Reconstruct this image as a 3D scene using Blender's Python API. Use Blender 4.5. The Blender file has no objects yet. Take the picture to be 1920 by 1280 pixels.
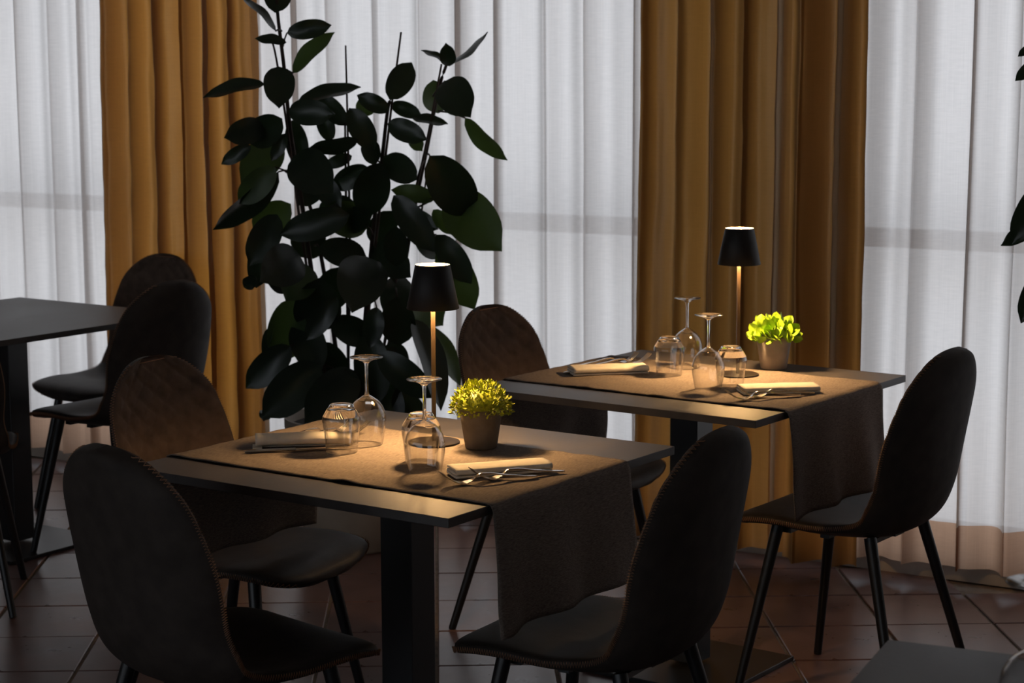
import bpy, math, random
from math import sin, cos, pi, radians, sqrt, atan2
random.seed(7)
C = bpy.context.scene.collection
sc = bpy.context.scene

# ---------------------------------------------------------------- camera
FPX, PITCH, ROLL, CAMH = 3628.36, .1402, .0032, 1.5409
cam_d = bpy.data.cameras.new('camera'); cam = bpy.data.objects.new('camera', cam_d); C.objects.link(cam)
cam.location = (0, 0, CAMH)
cam_d.sensor_width = 36; cam_d.lens = FPX/1920*36; cam_d.clip_start = .05; cam_d.clip_end = 200
from mathutils import Matrix, Vector
cam.matrix_world = Matrix.Translation((0, 0, CAMH)) @ Matrix.Rotation(pi/2-PITCH, 4, 'X') @ Matrix.Rotation(-ROLL, 4, 'Z')
cam_d.dof.use_dof = True; cam_d.dof.focus_distance = 4.0; cam_d.dof.aperture_fstop = 9.0
sc.camera = cam

def unz(px, py, Z):
    """point of the photograph at world height Z"""
    r = ray(px, py); t = (Z-CAMH)/r[2]
    return (r[0]*t, r[1]*t)
def ray(px, py):
    a = (px-960)/FPX; b = -(py-640)/FPX
    cr, sr = cos(ROLL), sin(ROLL); x = a*cr+b*sr; u = -a*sr+b*cr
    c, s = cos(PITCH), sin(PITCH)
    return (x, c+u*s, -s+u*c)
def at(px, py, Y):
    r = ray(px, py); t = Y/r[1]
    return Vector((r[0]*t, Y, CAMH+r[2]*t))

# ---------------------------------------------------------------- world, exposure
W = bpy.data.worlds.new('overcast_sky'); sc.world = W; W.use_nodes = True
nt = W.node_tree; nt.nodes.clear()
wo = nt.nodes.new('ShaderNodeOutputWorld'); bg = nt.nodes.new('ShaderNodeBackground')
tcw = nt.nodes.new('ShaderNodeTexCoord'); sepw = nt.nodes.new('ShaderNodeSeparateXYZ'); rmp = nt.nodes.new('ShaderNodeValToRGB')
mpr = nt.nodes.new('ShaderNodeMapRange'); mpr.inputs[1].default_value = -1; mpr.inputs[2].default_value = 1
nt.links.new(tcw.outputs['Generated'], sepw.inputs[0]); nt.links.new(sepw.outputs['Z'], mpr.inputs[0]); nt.links.new(mpr.outputs[0], rmp.inputs[0])
rmp.color_ramp.elements[0].color = (.93, .98, 1.04, 1); rmp.color_ramp.elements[0].position = .40
rmp.color_ramp.elements[1].color = (.72, .80, .90, 1); rmp.color_ramp.elements[1].position = .62
nt.links.new(rmp.outputs[0], bg.inputs[0]); bg.inputs[1].default_value = 1.45
nt.links.new(bg.outputs[0], wo.inputs[0])
sc.view_settings.view_transform = 'Standard'; sc.view_settings.look = 'None'
sc.view_settings.exposure = 0.0; sc.view_settings.gamma = 1; sc.view_settings.use_curve_mapping = False
LAMP_POWER = 930.0   # radiance of the round light source
LAMP_COL = (1.0, .585, .235, 1)

# ---------------------------------------------------------------- materials
def mat(name, col, rough=.6, metal=0, spec=.5, **k):
    m = bpy.data.materials.new(name); m.use_nodes = True
    b = m.node_tree.nodes['Principled BSDF']
    b.inputs['Base Color'].default_value = (*col, 1); b.inputs['Roughness'].default_value = rough
    b.inputs['Metallic'].default_value = metal; b.inputs['Specular IOR Level'].default_value = spec
    for kk, v in k.items(): b.inputs[kk].default_value = v
    return m
def vary(m, c1, c2, scale=6, detail=4, stretch=(1, 1, 1), bump=0, bscale=None, rough=None, dist=.01, lo=.3, hi=.7):
    """noise between two colours, optional bump and roughness variation"""
    n = m.node_tree; b = n.nodes['Principled BSDF']
    tc = n.nodes.new('ShaderNodeTexCoord'); mp = n.nodes.new('ShaderNodeMapping'); mp.inputs['Scale'].default_value = stretch
    n.links.new(tc.outputs['Object'], mp.inputs[0])
    no = n.nodes.new('ShaderNodeTexNoise'); no.inputs['Scale'].default_value = scale; no.inputs['Detail'].default_value = detail
    n.links.new(mp.outputs[0], no.inputs['Vector'])
    r = n.nodes.new('ShaderNodeValToRGB'); r.color_ramp.elements[0].position = lo; r.color_ramp.elements[1].position = hi
    r.color_ramp.elements[0].color = (*c1, 1); r.color_ramp.elements[1].color = (*c2, 1)
    n.links.new(no.outputs[0], r.inputs[0]); n.links.new(r.outputs[0], b.inputs['Base Color'])
    if bump:
        n2 = n.nodes.new('ShaderNodeTexNoise'); n2.inputs['Scale'].default_value = bscale or scale*8; n2.inputs['Detail'].default_value = 3
        n.links.new(mp.outputs[0], n2.inputs['Vector'])
        bp = n.nodes.new('ShaderNodeBump'); bp.inputs['Strength'].default_value = bump; bp.inputs['Distance'].default_value = dist
        n.links.new(n2.outputs[0], bp.inputs['Height']); n.links.new(bp.outputs[0], b.inputs['Normal'])
    if rough:
        mr = n.nodes.new('ShaderNodeMapRange'); mr.inputs[3].default_value = rough[0]; mr.inputs[4].default_value = rough[1]
        n.links.new(no.outputs[0], mr.inputs[0]); n.links.new(mr.outputs[0], b.inputs['Roughness'])
    return m
def fabric_light(name, col, tcol, transp, trans, gloss=0.0, dens=.70):
    """woven curtain cloth: diffuse + translucent + open weave"""
    m = bpy.data.materials.new(name); m.use_nodes = True; n = m.node_tree; n.nodes.clear()
    o = n.nodes.new('ShaderNodeOutputMaterial')
    d = n.nodes.new('ShaderNodeBsdfDiffuse'); d.inputs[0].default_value = (*col, 1)
    t = n.nodes.new('ShaderNodeBsdfTranslucent'); t.inputs[0].default_value = (*tcol, 1)
    mx = n.nodes.new('ShaderNodeMixShader'); mx.inputs[0].default_value = trans
    n.links.new(d.outputs[0], mx.inputs[1]); n.links.new(t.outputs[0], mx.inputs[2])
    last = mx
    # weave: fine vertical and horizontal thread noise in the cloth's colour
    tc = n.nodes.new('ShaderNodeTexCoord')
    sm = None
    for st in ((300, 300, 5), (25, 25, 220)):
        mp = n.nodes.new('ShaderNodeMapping'); mp.inputs['Scale'].default_value = st
        no = n.nodes.new('ShaderNodeTexNoise'); no.inputs['Scale'].default_value = 1; no.inputs['Detail'].default_value = 2
        n.links.new(tc.outputs['Object'], mp.inputs[0]); n.links.new(mp.outputs[0], no.inputs['Vector'])
        if sm is None: sm = no.outputs[0]
        else:
            ad = n.nodes.new('ShaderNodeMath'); ad.operation = 'ADD'; n.links.new(sm, ad.inputs[0]); n.links.new(no.outputs[0], ad.inputs[1]); sm = ad.outputs[0]
    mr = n.nodes.new('ShaderNodeMapRange'); mr.inputs[1].default_value = .6; mr.inputs[2].default_value = 1.4
    mr.inputs[3].default_value = .93; mr.inputs[4].default_value = 1.05; n.links.new(sm, mr.inputs[0])
    # cloth seen or lit edge-on is denser: less light gets through the weave
    lw = n.nodes.new('ShaderNodeLayerWeight'); lw.inputs[0].default_value = .5
    m2_ = n.nodes.new('ShaderNodeMapRange'); m2_.inputs[1].default_value = 0; m2_.inputs[2].default_value = 1; m2_.inputs[3].default_value = 1.04; m2_.inputs[4].default_value = dens
    n.links.new(lw.outputs['Facing'], m2_.inputs[0]); mm_ = n.nodes.new('ShaderNodeMath'); mm_.operation = 'MULTIPLY'
    n.links.new(mr.outputs[0], mm_.inputs[0]); n.links.new(m2_.outputs[0], mm_.inputs[1])
    for nd, cc in ((d, col), (t, tcol)):
        src = mm_ if nd is t else mr
        vm = n.nodes.new('ShaderNodeVectorMath'); vm.operation = 'SCALE'; vm.inputs[0].default_value = cc
        n.links.new(src.outputs[0], vm.inputs['Scale']); n.links.new(vm.outputs[0], nd.inputs[0])
    if gloss:
        g = n.nodes.new('ShaderNodeBsdfGlossy'); g.inputs['Roughness'].default_value = .45; g.inputs[0].default_value = (1, .9, .75, 1)
        m2 = n.nodes.new('ShaderNodeMixShader'); m2.inputs[0].default_value = gloss
        n.links.new(last.outputs[0], m2.inputs[1]); n.links.new(g.outputs[0], m2.inputs[2]); last = m2
    if transp:
        tr = n.nodes.new('ShaderNodeBsdfTransparent'); m3 = n.nodes.new('ShaderNodeMixShader'); m3.inputs[0].default_value = transp
        n.links.new(last.outputs[0], m3.inputs[1]); n.links.new(tr.outputs[0], m3.inputs[2]); last = m3
    n.links.new(last.outputs[0], o.inputs[0]); return m
def thin_glass(name, base=.05, edge=.85, tint=(1, 1, 1), power=3.0, refr=0):
    m = bpy.data.materials.new(name); m.use_nodes = True; n = m.node_tree; n.nodes.clear()
    o = n.nodes.new('ShaderNodeOutputMaterial'); tr = n.nodes.new('ShaderNodeBsdfTransparent'); tr.inputs[0].default_value = (*tint, 1)
    g = n.nodes.new('ShaderNodeBsdfGlossy'); g.inputs['Roughness'].default_value = .02
    lw = n.nodes.new('ShaderNodeLayerWeight'); lw.inputs[0].default_value = .5
    pw = n.nodes.new('ShaderNodeMath'); pw.operation = 'POWER'; pw.inputs[1].default_value = power; n.links.new(lw.outputs['Facing'], pw.inputs[0])
    mr = n.nodes.new('ShaderNodeMapRange'); mr.inputs[3].default_value = base; mr.inputs[4].default_value = edge; n.links.new(pw.outputs[0], mr.inputs[0])
    mx = n.nodes.new('ShaderNodeMixShader'); n.links.new(mr.outputs[0], mx.inputs[0]); n.links.new(tr.outputs[0], mx.inputs[1]); n.links.new(g.outputs[0], mx.inputs[2])
    if refr:
        gl = n.nodes.new('ShaderNodeBsdfGlass'); gl.inputs['IOR'].default_value = 1.45; gl.inputs['Roughness'].default_value = 0
        m4 = n.nodes.new('ShaderNodeMixShader'); m4.inputs[0].default_value = refr
        n.links.new(g.outputs[0], m4.inputs[1]); n.links.new(gl.outputs[0], m4.inputs[2]); n.links.new(m4.outputs[0], mx.inputs[2])
    n.links.new(mx.outputs[0], o.inputs[0]); return m

M = {}
M['leather'] = vary(mat('brown_black_leatherette', (.03, .022, .018), .55, spec=.30), (.024, .019, .0165), (.042, .033, .028), 25, bump=.12, bscale=260, dist=.002)
M['leather_back'] = vary(mat('matt_black_leatherette', (.012, .01, .009), .72, spec=.18), (.036, .029, .025), (.055, .044, .038), 25, bump=.12, bscale=260, dist=.002)
M['leather_front'] = vary(mat('brown_suede_cloth', (.06, .038, .028), .85, spec=.2), (.085, .058, .045), (.135, .092, .070), 30, bump=.15, bscale=300, dist=.002)
M['stitch'] = mat('rust_thread', (.34, .17, .09), .8)
M['black_metal'] = mat('black_powder_coated_steel', (.008, .008, .009), .38, spec=.5)
M['table_top'] = vary(mat('dark_concrete_laminate', (.05, .045, .045), .5, spec=.42), (.040, .036, .036), (.078, .069, .066), 5, detail=8, stretch=(1, 2.2, 1), bump=.08, bscale=60, rough=(.38, .52), dist=.003)
M['runner'] = vary(mat('taupe_linen', (.22, .17, .14), .95, spec=.1), (.105, .086, .074), (.27, .222, .192), 170, stretch=(.5, 4, 4), bump=.5, bscale=240, dist=.003, lo=.25, hi=.75)
M['linen_napkin'] = vary(mat('ivory_linen', (.74, .68, .58), .9, spec=.1), (.68, .62, .53), (.78, .72, .62), 60, bump=.12, bscale=300, dist=.002)
M['steel'] = mat('polished_steel', (.62, .60, .57), .18, metal=1)
M['shade_out'] = mat('black_lamp_metal', (.012, .011, .011), .55, spec=.35)
M['shade_in'] = mat('white_enamel', (.85, .82, .75), .6)
M['brass'] = mat('dark_bronze', (.065, .042, .024), .45, metal=.35)
M['base_brown'] = mat('bronze_brown_metal', (.014, .010, .008), .5, spec=.25)
M['pot'] = vary(mat('taupe_clay', (.15, .125, .10), .9, spec=.2), (.125, .106, .084), (.175, .148, .118), 30, bump=.2, bscale=150, dist=.002)
M['pot_grey'] = vary(mat('grey_clay', (.27, .24, .22), .9, spec=.2), (.23, .205, .19), (.31, .275, .25), 30, bump=.2, bscale=150, dist=.002)
M['soil'] = mat('dark_soil', (.02, .014, .01), 1)
M['box_leaf'] = vary(mat('yellow_green_leaf', (.50, .50, .02), .5, spec=.3), (.15, .20, .008), (.40, .43, .025), 60)
M['lettuce_leaf'] = vary(mat('lime_green_leaf', (.32, .55, .02), .45, spec=.3), (.17, .34, .010), (.36, .52, .035), 25)
M['stone_pot'] = vary(mat('beige_plastic_planter', (.30, .25, .20), .7), (.26, .215, .17), (.34, .28, .225), 8)
M['tile'] = vary(mat('red_brown_glazed_tile', (.075, .038, .033), .28, spec=.5), (.11, .060, .053), (.19, .105, .09), 7, bump=.10, bscale=18, rough=(.22, .36), dist=.006)
M['grout'] = vary(mat('tan_grout', (.20, .15, .11), .9), (.16, .12, .09), (.26, .20, .15), 30)
M['kerb'] = vary(mat('pale_stone', (.36, .32, .28), .5), (.30, .265, .23), (.42, .375, .33), 12)
M['frame'] = mat('window_frame_paint', (.50, .42, .36), .5)
M['wall'] = mat('dim_wall_plaster', (.30, .26, .22), .9)
M['ceiling'] = mat('dim_ceiling', (.40, .38, .35), .9)
M['sheer'] = fabric_light('white_sheer_voile', (.72, .66, .62), (.84, .785, .755), .07, .72)
M['hem'] = fabric_light('doubled_voile_hem', (.42, .30, .22), (.62, .385, .26), .02, .68)  # doubled cloth; its brown also takes in shade from the low wall behind
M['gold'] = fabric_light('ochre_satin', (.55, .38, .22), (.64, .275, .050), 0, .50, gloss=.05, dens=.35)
M['gold_shaded'] = fabric_light('ochre_satin_shaded', (.44, .28, .145), (.47, .22, .045), 0, .48, gloss=.05, dens=.35)  # same satin, darkened so its colour holds the shade on the right pair
M['pane'] = thin_glass('window_glass', .04, .6)
M['bowl'] = thin_glass('thin_drinking_glass', .05, .9, (.995, .995, .995), 2.4)
M['solid_glass'] = mat('solid_glass_stem', (1, 1, 1), 0, **{'Transmission Weight': 1.0, 'IOR': 1.45})
m = bpy.data.materials.new('led_module'); m.use_nodes = True; n = m.node_tree; n.nodes.clear()
o_ = n.nodes.new('ShaderNodeOutputMaterial'); e_ = n.nodes.new('ShaderNodeEmission'); e_.inputs[0].default_value = LAMP_COL; e_.inputs[1].default_value = LAMP_POWER*.3
n.links.new(e_.outputs[0], o_.inputs[0]); M['led'] = m
def leaf_mat(name, c1, c2, tr, rough):
    m = mat(name, c1, rough, spec=.5); vary(m, c1, c2, 9, rough=(rough-.06, rough+.08))
    n = m.node_tree; b = n.nodes['Principled BSDF']; o = n.nodes['Material Output']
    t = n.nodes.new('ShaderNodeBsdfTranslucent'); t.inputs[0].default_value = (*tr, 1)
    mx = n.nodes.new('ShaderNodeMixShader'); mx.inputs[0].default_value = .22
    n.links.new(b.outputs[0], mx.inputs[1]); n.links.new(t.outputs[0], mx.inputs[2]); n.links.new(mx.outputs[0], o.inputs[0]); return m
M['fig'] = leaf_mat('dark_fig_leaf', (.012, .020, .014), (.024, .036, .024), (.012, .026, .006), .30)
M['fig_green'] = leaf_mat('green_fig_leaf', (.030, .052, .020), (.045, .075, .028), (.07, .12, .018), .42)
M['stem'] = mat('fig_stem', (.035, .020, .014), .8)
M['cane'] = mat('brown_cane', (.05, .028, .022), .8)

# ---------------------------------------------------------------- helpers
class MB:
    """collects vertices and faces, then links them as ONE mesh object"""
    def __init__(s): s.v = []; s.f = []
    def box(s, c, d, rz=0):
        x, y, z = c; a, b, h = d[0]/2, d[1]/2, d[2]/2; k = len(s.v); cr, sr = cos(rz), sin(rz)
        for sx, sy, sz in ((-1, -1, -1), (1, -1, -1), (1, 1, -1), (-1, 1, -1), (-1, -1, 1), (1, -1, 1), (1, 1, 1), (-1, 1, 1)):
            s.v.append((x+sx*a*cr-sy*b*sr, y+sx*a*sr+sy*b*cr, z+sz*h))
        s.f += [tuple(k+i for i in q) for q in ((0, 3, 2, 1), (4, 5, 6, 7), (0, 1, 5, 4), (1, 2, 6, 5), (2, 3, 7, 6), (3, 0, 4, 7))]
        return s
    def grid(s, rows, close_u=False, close_v=False, cap=False):
        k = len(s.v); n = len(rows); m = len(rows[0])
        for r in rows: s.v += [tuple(p) for p in r]
        for i in range(n if close_v else n-1):
            for j in range(m if close_u else m-1):
                s.f.append((k+i*m+j, k+i*m+(j+1) % m, k+((i+1) % n)*m+(j+1) % m, k+((i+1) % n)*m+j))
        if cap:
            s.f.append(tuple(k+j for j in range(m))[::-1]); s.f.append(tuple(k+(n-1)*m+j for j in range(m)))
        return s
    def lathe(s, prof, seg=32, c=(0, 0), cap=False):
        return s.grid([[(c[0]+r*cos(2*pi*j/seg), c[1]+r*sin(2*pi*j/seg), z) for j in range(seg)] for r, z in prof], close_u=True, cap=cap)
    def tube(s, pts, rad, seg=8, cap=True):
        pts = [Vector(p) for p in pts]; rows = []; n = len(pts)
        if not hasattr(rad, '__len__'): rad = [rad]*n
        up = Vector((0, 0, 1))
        for i, p in enumerate(pts):
            t = (pts[min(i+1, n-1)]-pts[max(i-1, 0)]).normalized()
            a = t.cross(up if abs(t.z) < .95 else Vector((1, 0, 0))).normalized(); b = t.cross(a)
            rows.append([p+(a*cos(2*pi*j/seg)+b*sin(2*pi*j/seg))*rad[i] for j in range(seg)])
        return s.grid(rows, close_u=True, cap=cap)
    def mesh(s, name, m, smooth=True, angle=None):
        me = bpy.data.meshes.new(name); me.from_pydata(s.v, [], s.f)
        for mm in (m if isinstance(m, (list, tuple)) else [m]): me.materials.append(mm)
        if smooth: me.polygons.foreach_set('use_smooth', [True]*len(me.polygons))
        me.update()
        if smooth and angle: me.set_sharp_from_angle(angle=radians(angle))
        return me
    def build(s, name, m, parent=None, smooth=True, angle=None, bevel=0, solid=0, sub=0):
        o = bpy.data.objects.new(name, s.mesh(name, m, smooth, angle)); C.objects.link(o); o.parent = parent
        if solid: q = o.modifiers.new('t', 'SOLIDIFY'); q.thickness = solid; q.offset = 0
        if bevel: q = o.modifiers.new('b', 'BEVEL'); q.width = bevel; q.segments = 2; q.limit_method = 'ANGLE'
        if sub: q = o.modifiers.new('s', 'SUBSURF'); q.levels = sub; q.render_levels = sub
        return o
def tag(o, label=None, cat=None, group=None, kind=None):
    for k, v in (('label', label), ('category', cat), ('group', group), ('kind', kind)):
        if v: o[k] = v
    return o
def thing(name, label, cat, loc=(0, 0, 0), rz=0, group=None):
    o = bpy.data.objects.new(name, None); C.objects.link(o); o.location = loc; o.rotation_euler = (0, 0, rz); o.empty_display_size = .1
    return tag(o, label, cat, group)
def dup(root, loc, rz, label):
    def cp(o, par):
        c = o.copy(); C.objects.link(c); c.parent = par
        for ch in o.children: cp(ch, c)
        return c
    r = cp(root, None); r.location = loc; r.rotation_euler = (0, 0, rz); r['label'] = label
    return r
def catmull(P, n):
    P = [tuple(2*a-b for a, b in zip(P[0], P[1]))]+list(P)+[tuple(2*a-b for a, b in zip(P[-1], P[-2]))]
    m = len(P)-3; out = []
    for k in range(n):
        t = k/(n-1)*m; i = min(int(t), m-1); s = t-i; out.append(cmp(P, i, s))
    return out
def cmp(P, i, s):
    return tuple(.5*((2*b)+(-a+c)*s+(2*a-5*b+4*c-d)*s*s+(-a+3*b-3*c+d)*s**3) for a, b, c, d in zip(*P[i:i+4]))
def vnoise(x, y=0., z=0.):
    from mathutils import noise
    return noise.noise(Vector((x, y, z)))

# ---------------------------------------------------------------- the room
WA = Vector((-1.83, 7.60)); WD = Vector((3.3, -1.97)).normalized(); WN = Vector((-WD.y, WD.x))   # window wall: along, outward
if WN.y < 0: WN = -WN
WANG = atan2(WD.y, WD.x)
def wp(s, d, z=0): p = WA+WD*s+WN*d; return (p.x, p.y, z)
S0, S1, DEPTH, CEIL = -4.0, 7.0, 9.5, 3.0
def slab(name, s0, s1, d0, d1, z0, z1, m, parent=None):
    c = wp((s0+s1)/2, (d0+d1)/2, (z0+z1)/2)
    return MB().box(c, (abs(s1-s0), abs(d1-d0), z1-z0), WANG).build(name, m, parent, smooth=False)
fl = slab('floor', S0, S1, -DEPTH, .6, -.10, -.006, M['grout']); tag(fl, kind='structure')
tag(slab('ceiling', S0, S1, -DEPTH, .6, CEIL, CEIL+.1, M['ceiling']), kind='structure')
# behind the viewer: unseen window front added to daylight chair backs, runners and drapes
B0, B1 = -2.4, 5.9
wb = MB()
for a, b, z0, z1 in ((S0, B0, 0, CEIL), (B1, S1, 0, CEIL), (B0, B1, 0, .35), (B0, B1, 2.55, CEIL)):
    wb.box(wp((a+b)/2, -DEPTH-.05, (z0+z1)/2), (b-a, .1, z1-z0), WANG)
tag(wb.build('wall_back', M['wall'], smooth=False), kind='structure')
for i in range(5):
    a = B0+(B1-B0)*i/5; b = B0+(B1-B0)*(i+1)/5; w = MB()
    for s0_, s1_, z0, z1 in ((a, a+.07, .35, 2.55), (b-.07, b, .35, 2.55), (a+.07, b-.07, .35, .42), (a+.07, b-.07, 2.48, 2.55)):
        w.box(wp((s0_+s1_)/2, -DEPTH-.05, (z0+z1)/2), (s1_-s0_, .07, z1-z0), WANG)
    fr = w.build('window_%d' % (i+4), M['frame'], smooth=False); tag(fr, kind='structure')  # added for its daylight, out of view
    MB().box(wp((a+b)/2, -DEPTH-.05, 1.45), (b-a-.14, .006, 2.06), WANG).build('pane', M['pane'], fr, smooth=False)
tag(slab('wall_left', S0-.1, S0, -DEPTH, .6, 0, CEIL, M['wall']), kind='structure')
tag(slab('wall_right', S1, S1+.1, -DEPTH, .6, 0, CEIL, M['wall']), kind='structure')
WL, WR, WT = -1.3, 6.0, 2.62  # glazing carried on unseen to the right, added for daylight on chair backs
PILL = ((.66, .76), (2.86, 3.20))
wf = slab('wall_front', S0, WL, .04, .3, 0, CEIL, M['wall']); tag(wf, kind='structure')
tag(slab('wall_front_end', WR, S1, .04, .3, 0, CEIL, M['wall']), kind='structure')
tag(slab('wall_front_lintel', WL, WR, .04, .3, WT, CEIL, M['wall']), kind='structure')
for i, (a, b) in enumerate(PILL): tag(slab('trim_%d' % (i+1), a, b, .16, .3, 0, WT, M['wall']), kind='structure')
tag(slab('baseboard_front', S0, S1, 0, .16, 0, .062, M['kerb']), kind='structure')

# windows: three glazed bays behind the sheers, low kickboard, transom at 1.02 m
for i, (a, b) in enumerate(((WL, PILL[0][0]), (PILL[0][1], PILL[1][0]), (PILL[1][1], WR))):
    w = MB(); 
    def bar(s0, s1, z0, z1, d0=.17, d1=.23): w.box(wp((s0+s1)/2, (d0+d1)/2, (z0+z1)/2), (s1-s0, d1-d0, z1-z0), WANG)
    bar(a, b, .062, .13); bar(a, b, WT-.06, WT); bar(a, a+.05, .13, WT-.06); bar(b-.05, b, .13, WT-.06)
    fr = w.build('window_%d' % (i+1), M['frame'], smooth=False); tag(fr, kind='structure')
    w = MB(); bar(a+.05, b-.05, .992, 1.048, .10, .16); w.build('transom', M['frame'], fr, smooth=False)
    MB().box(wp((a+b)/2, .20, 1.36), (b-a-.1, .006, WT-.2), WANG).build('pane', M['pane'], fr, smooth=False)

# floor tiles: the grid runs almost straight away from the viewer
TA, TX, OX, OY = .0379, .3112, -1.2591, 5.8158
tca, tsa = cos(TA), sin(TA)
def tile_mesh():
    b = MB(); h = (TX-.009)/2, (TX-.006)/2; r = .0025
    rows = []
    for ins, z in ((0, -.006), (0, -r), (r, 0)):
        a, c = h[0]-ins, h[1]-ins; rows.append([(-a, -c, z), (a, -c, z), (a, c, z), (-a, c, z)])
    b.grid(rows, close_u=True); b.f.append((8, 9, 10, 11)); return b
tm = tile_mesh().mesh('tile', M['tile'], smooth=False)
rest = MB(); tb = tile_mesh(); cnt = 0; cand = []
for i in range(-22, 24):
    for j in range(-9, 30):
        xp, yp = OX+(i+.5)*TX, OY-(j+.5)*TX
        X, Y = xp*tca-yp*tsa, xp*tsa+yp*tca
        q = Vector((X, Y))-WA; s_, d_ = q.dot(WD), q.dot(WN)
        if d_ > .02 or d_ < -DEPTH+.2 or s_ < S0+.2 or s_ > S1-.2: continue
        vis = Y > 3.9 and abs(X) < .30*Y+.10
        cand.append((0 if vis else 1, abs(X), i, j, X, Y))
cand.sort()
rnd = random.Random(3)
for q in cand:
    X, Y = q[4], q[5]; dz = rnd.uniform(-.0008, .0008)
    if q[0] == 0 and cnt < 290:
        o = bpy.data.objects.new('tile', tm); C.objects.link(o); o.parent = fl
        o.location = (X, Y, dz); o.rotation_euler = (rnd.uniform(-.002, .002), rnd.uniform(-.002, .002), TA); cnt += 1
    else:
        k = len(rest.v); rest.v += [(X+v[0]*tca-v[1]*tsa, Y+v[0]*tsa+v[1]*tca, v[2]+dz) for v in tb.v]; rest.f += [tuple(k+i for i in f) for f in tb.f]
tag(rest.build('tile_field', M['tile'], fl, smooth=False), kind='stuff')

# ---------------------------------------------------------------- curtains
def cloth_rows(s0, s1, lam, b, a, z0, z1, d, seed, nz, wr=0., lean=0., flare=0., step=.006, warp=.55):
    w = s1-s0; nt_ = int(w*1.0/step); rows = []
    for k in range(nz+1):
        z = z0+(z1-z0)*k/nz; row = []; hz = (2.7-z)/2.7
        for i in range(nt_+1):
            t = i/nt_; u = w*t
            ph = 2*pi*u/lam+warp*3*vnoise(u*1.9, seed*3.1)+1.6*vnoise(u*4.5, seed*7.7)+.55*vnoise(u*1.5, seed, z*.9)
            amp = b*(.55+.9*abs(vnoise(u*2.7, seed*1.3+4, z*.25)*1.5+.4))
            e = min(1, t*w/.05, (1-t)*w/.05)
            s = s0+u+a*lam/(2*pi)*sin(ph)*e*(1+1.0*vnoise(u*3, seed+9))+lean*(t-.5)*hz+(flare*hz*max(0, 2*t-1) if flare > 0 else flare*hz*max(0, 1-2*t))
            n_ = amp*cos(ph)+.35*b*cos(2.3*ph+seed)
            if wr: n_ += wr*vnoise(u*9, z*3.2, seed)+wr*.7*vnoise(u*26, z*9, seed+2)
            row.append(wp(s, d+n_, z))
        rows.append(row)
    return rows
def sheer(s0, s1, seed, label):
    r = cloth_rows(s0, s1, .165, .031, .95, .185, 2.62, -.055, seed, 16)
    o = MB().grid(r).build('sheer_curtain', M['sheer']); tag(o, label, 'curtain', 'white sheer curtains across the windows')
    r = cloth_rows(s0, s1, .165, .031, .95, .185, 2.62, -.055, seed, 1)[0]
    low = cloth_rows(s0, s1, .165, .031, .95, .052, .185, -.055, seed, 2)
    h = MB().grid(low).build('hem', M['hem'], o); h['label'] = 'brownish doubled hem along the bottom of the curtain'
    return o
sheer(-1.28, .52, 11, 'white sheer curtain at far left behind the bare dark table')
sheer(1.06, 2.76, 23, 'white sheer curtain in the middle behind the tall rubber fig')
sheer(3.30, 5.98, 37, 'white sheer curtain at far right behind the dark chair back')
def drape(s0, s1, seed, label, m, lam=.12, flare=0., lean=0., d=-.142):
    o = MB().grid(cloth_rows(s0, s1, lam, .034, .9, .052, 2.62, d, seed, 44, wr=.010, flare=flare, lean=lean, step=.005)).build('drape', m)
    return tag(o, label, 'curtain', 'heavy ochre drapes')
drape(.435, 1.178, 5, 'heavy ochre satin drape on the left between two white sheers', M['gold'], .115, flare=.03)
drape(2.695, 3.215, 8, 'ochre drape behind the right table lamp, left one of the close pair', M['gold_shaded'], .105, flare=-.03)
drape(3.205, 3.450, 17, 'ochre drape right of the table lamp, overlapping its neighbour', M['gold_shaded'], .11, d=-.215)
MBt = MB(); MBt.box(wp((WL+WR)/2, -.09, 2.66), (WR-WL, .14, .05), WANG); tag(MBt.build('trim_3', M['frame'], smooth=False), kind='structure')

# ---------------------------------------------------------------- tables
TANG = radians(55.2)
def table(F, ang, label, z=.75, D=.80, Wd=.81):
    """F: nearest corner; local u along ang, v at ang+90"""
    t = thing('dining_table', label, 'table', (F[0], F[1], 0), ang, 'square dark pedestal tables')
    MB().box((D/2, Wd/2, z-.009), (D, Wd, .018)).build('table_top', M['table_top'], t, smooth=False, bevel=.0012)
    MB().box((D/2, Wd/2, (z-.03)/2+.01), (.08, .08, z-.05)).build('column', M['black_metal'], t, smooth=False, bevel=.002)
    MB().box((D/2, Wd/2, .006), (.40, .40, .012)).build('base_plate', M['black_metal'], t, smooth=False, bevel=.002)
    b = MB(); b.box((D/2, Wd/2, z-.026), (.62, .04, .015)); b.box((D/2, Wd/2, z-.026), (.04, .62, .015)); b.build('support_arms', M['black_metal'], t, smooth=False)
    return t
T1 = (-.114, 3.358); T2 = (.551, 4.309); T3 = (-1.522, 5.64)
table(T1, TANG, 'dark square table set for two in front, with lamp and yellow-green plant')
table(T2, TANG-radians(1.2), 'dark square table set for two behind on the right, with lime-green plant')
table(T3, TANG, 'bare dark square table at far left before the white sheer')
T4A = radians(65.5)
p4 = Vector((.524, 2.617)); u4 = Vector((cos(T4A), sin(T4A))); v4 = Vector((-sin(T4A), cos(T4A)))
# corner seen is the far left one: u runs away, v runs left, so the nearest-right corner is offset
Fq = p4-u4*.80-v4*.81
table((Fq.x, Fq.y), T4A, 'dark table corner low at the right edge, nearest the viewer')

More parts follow.
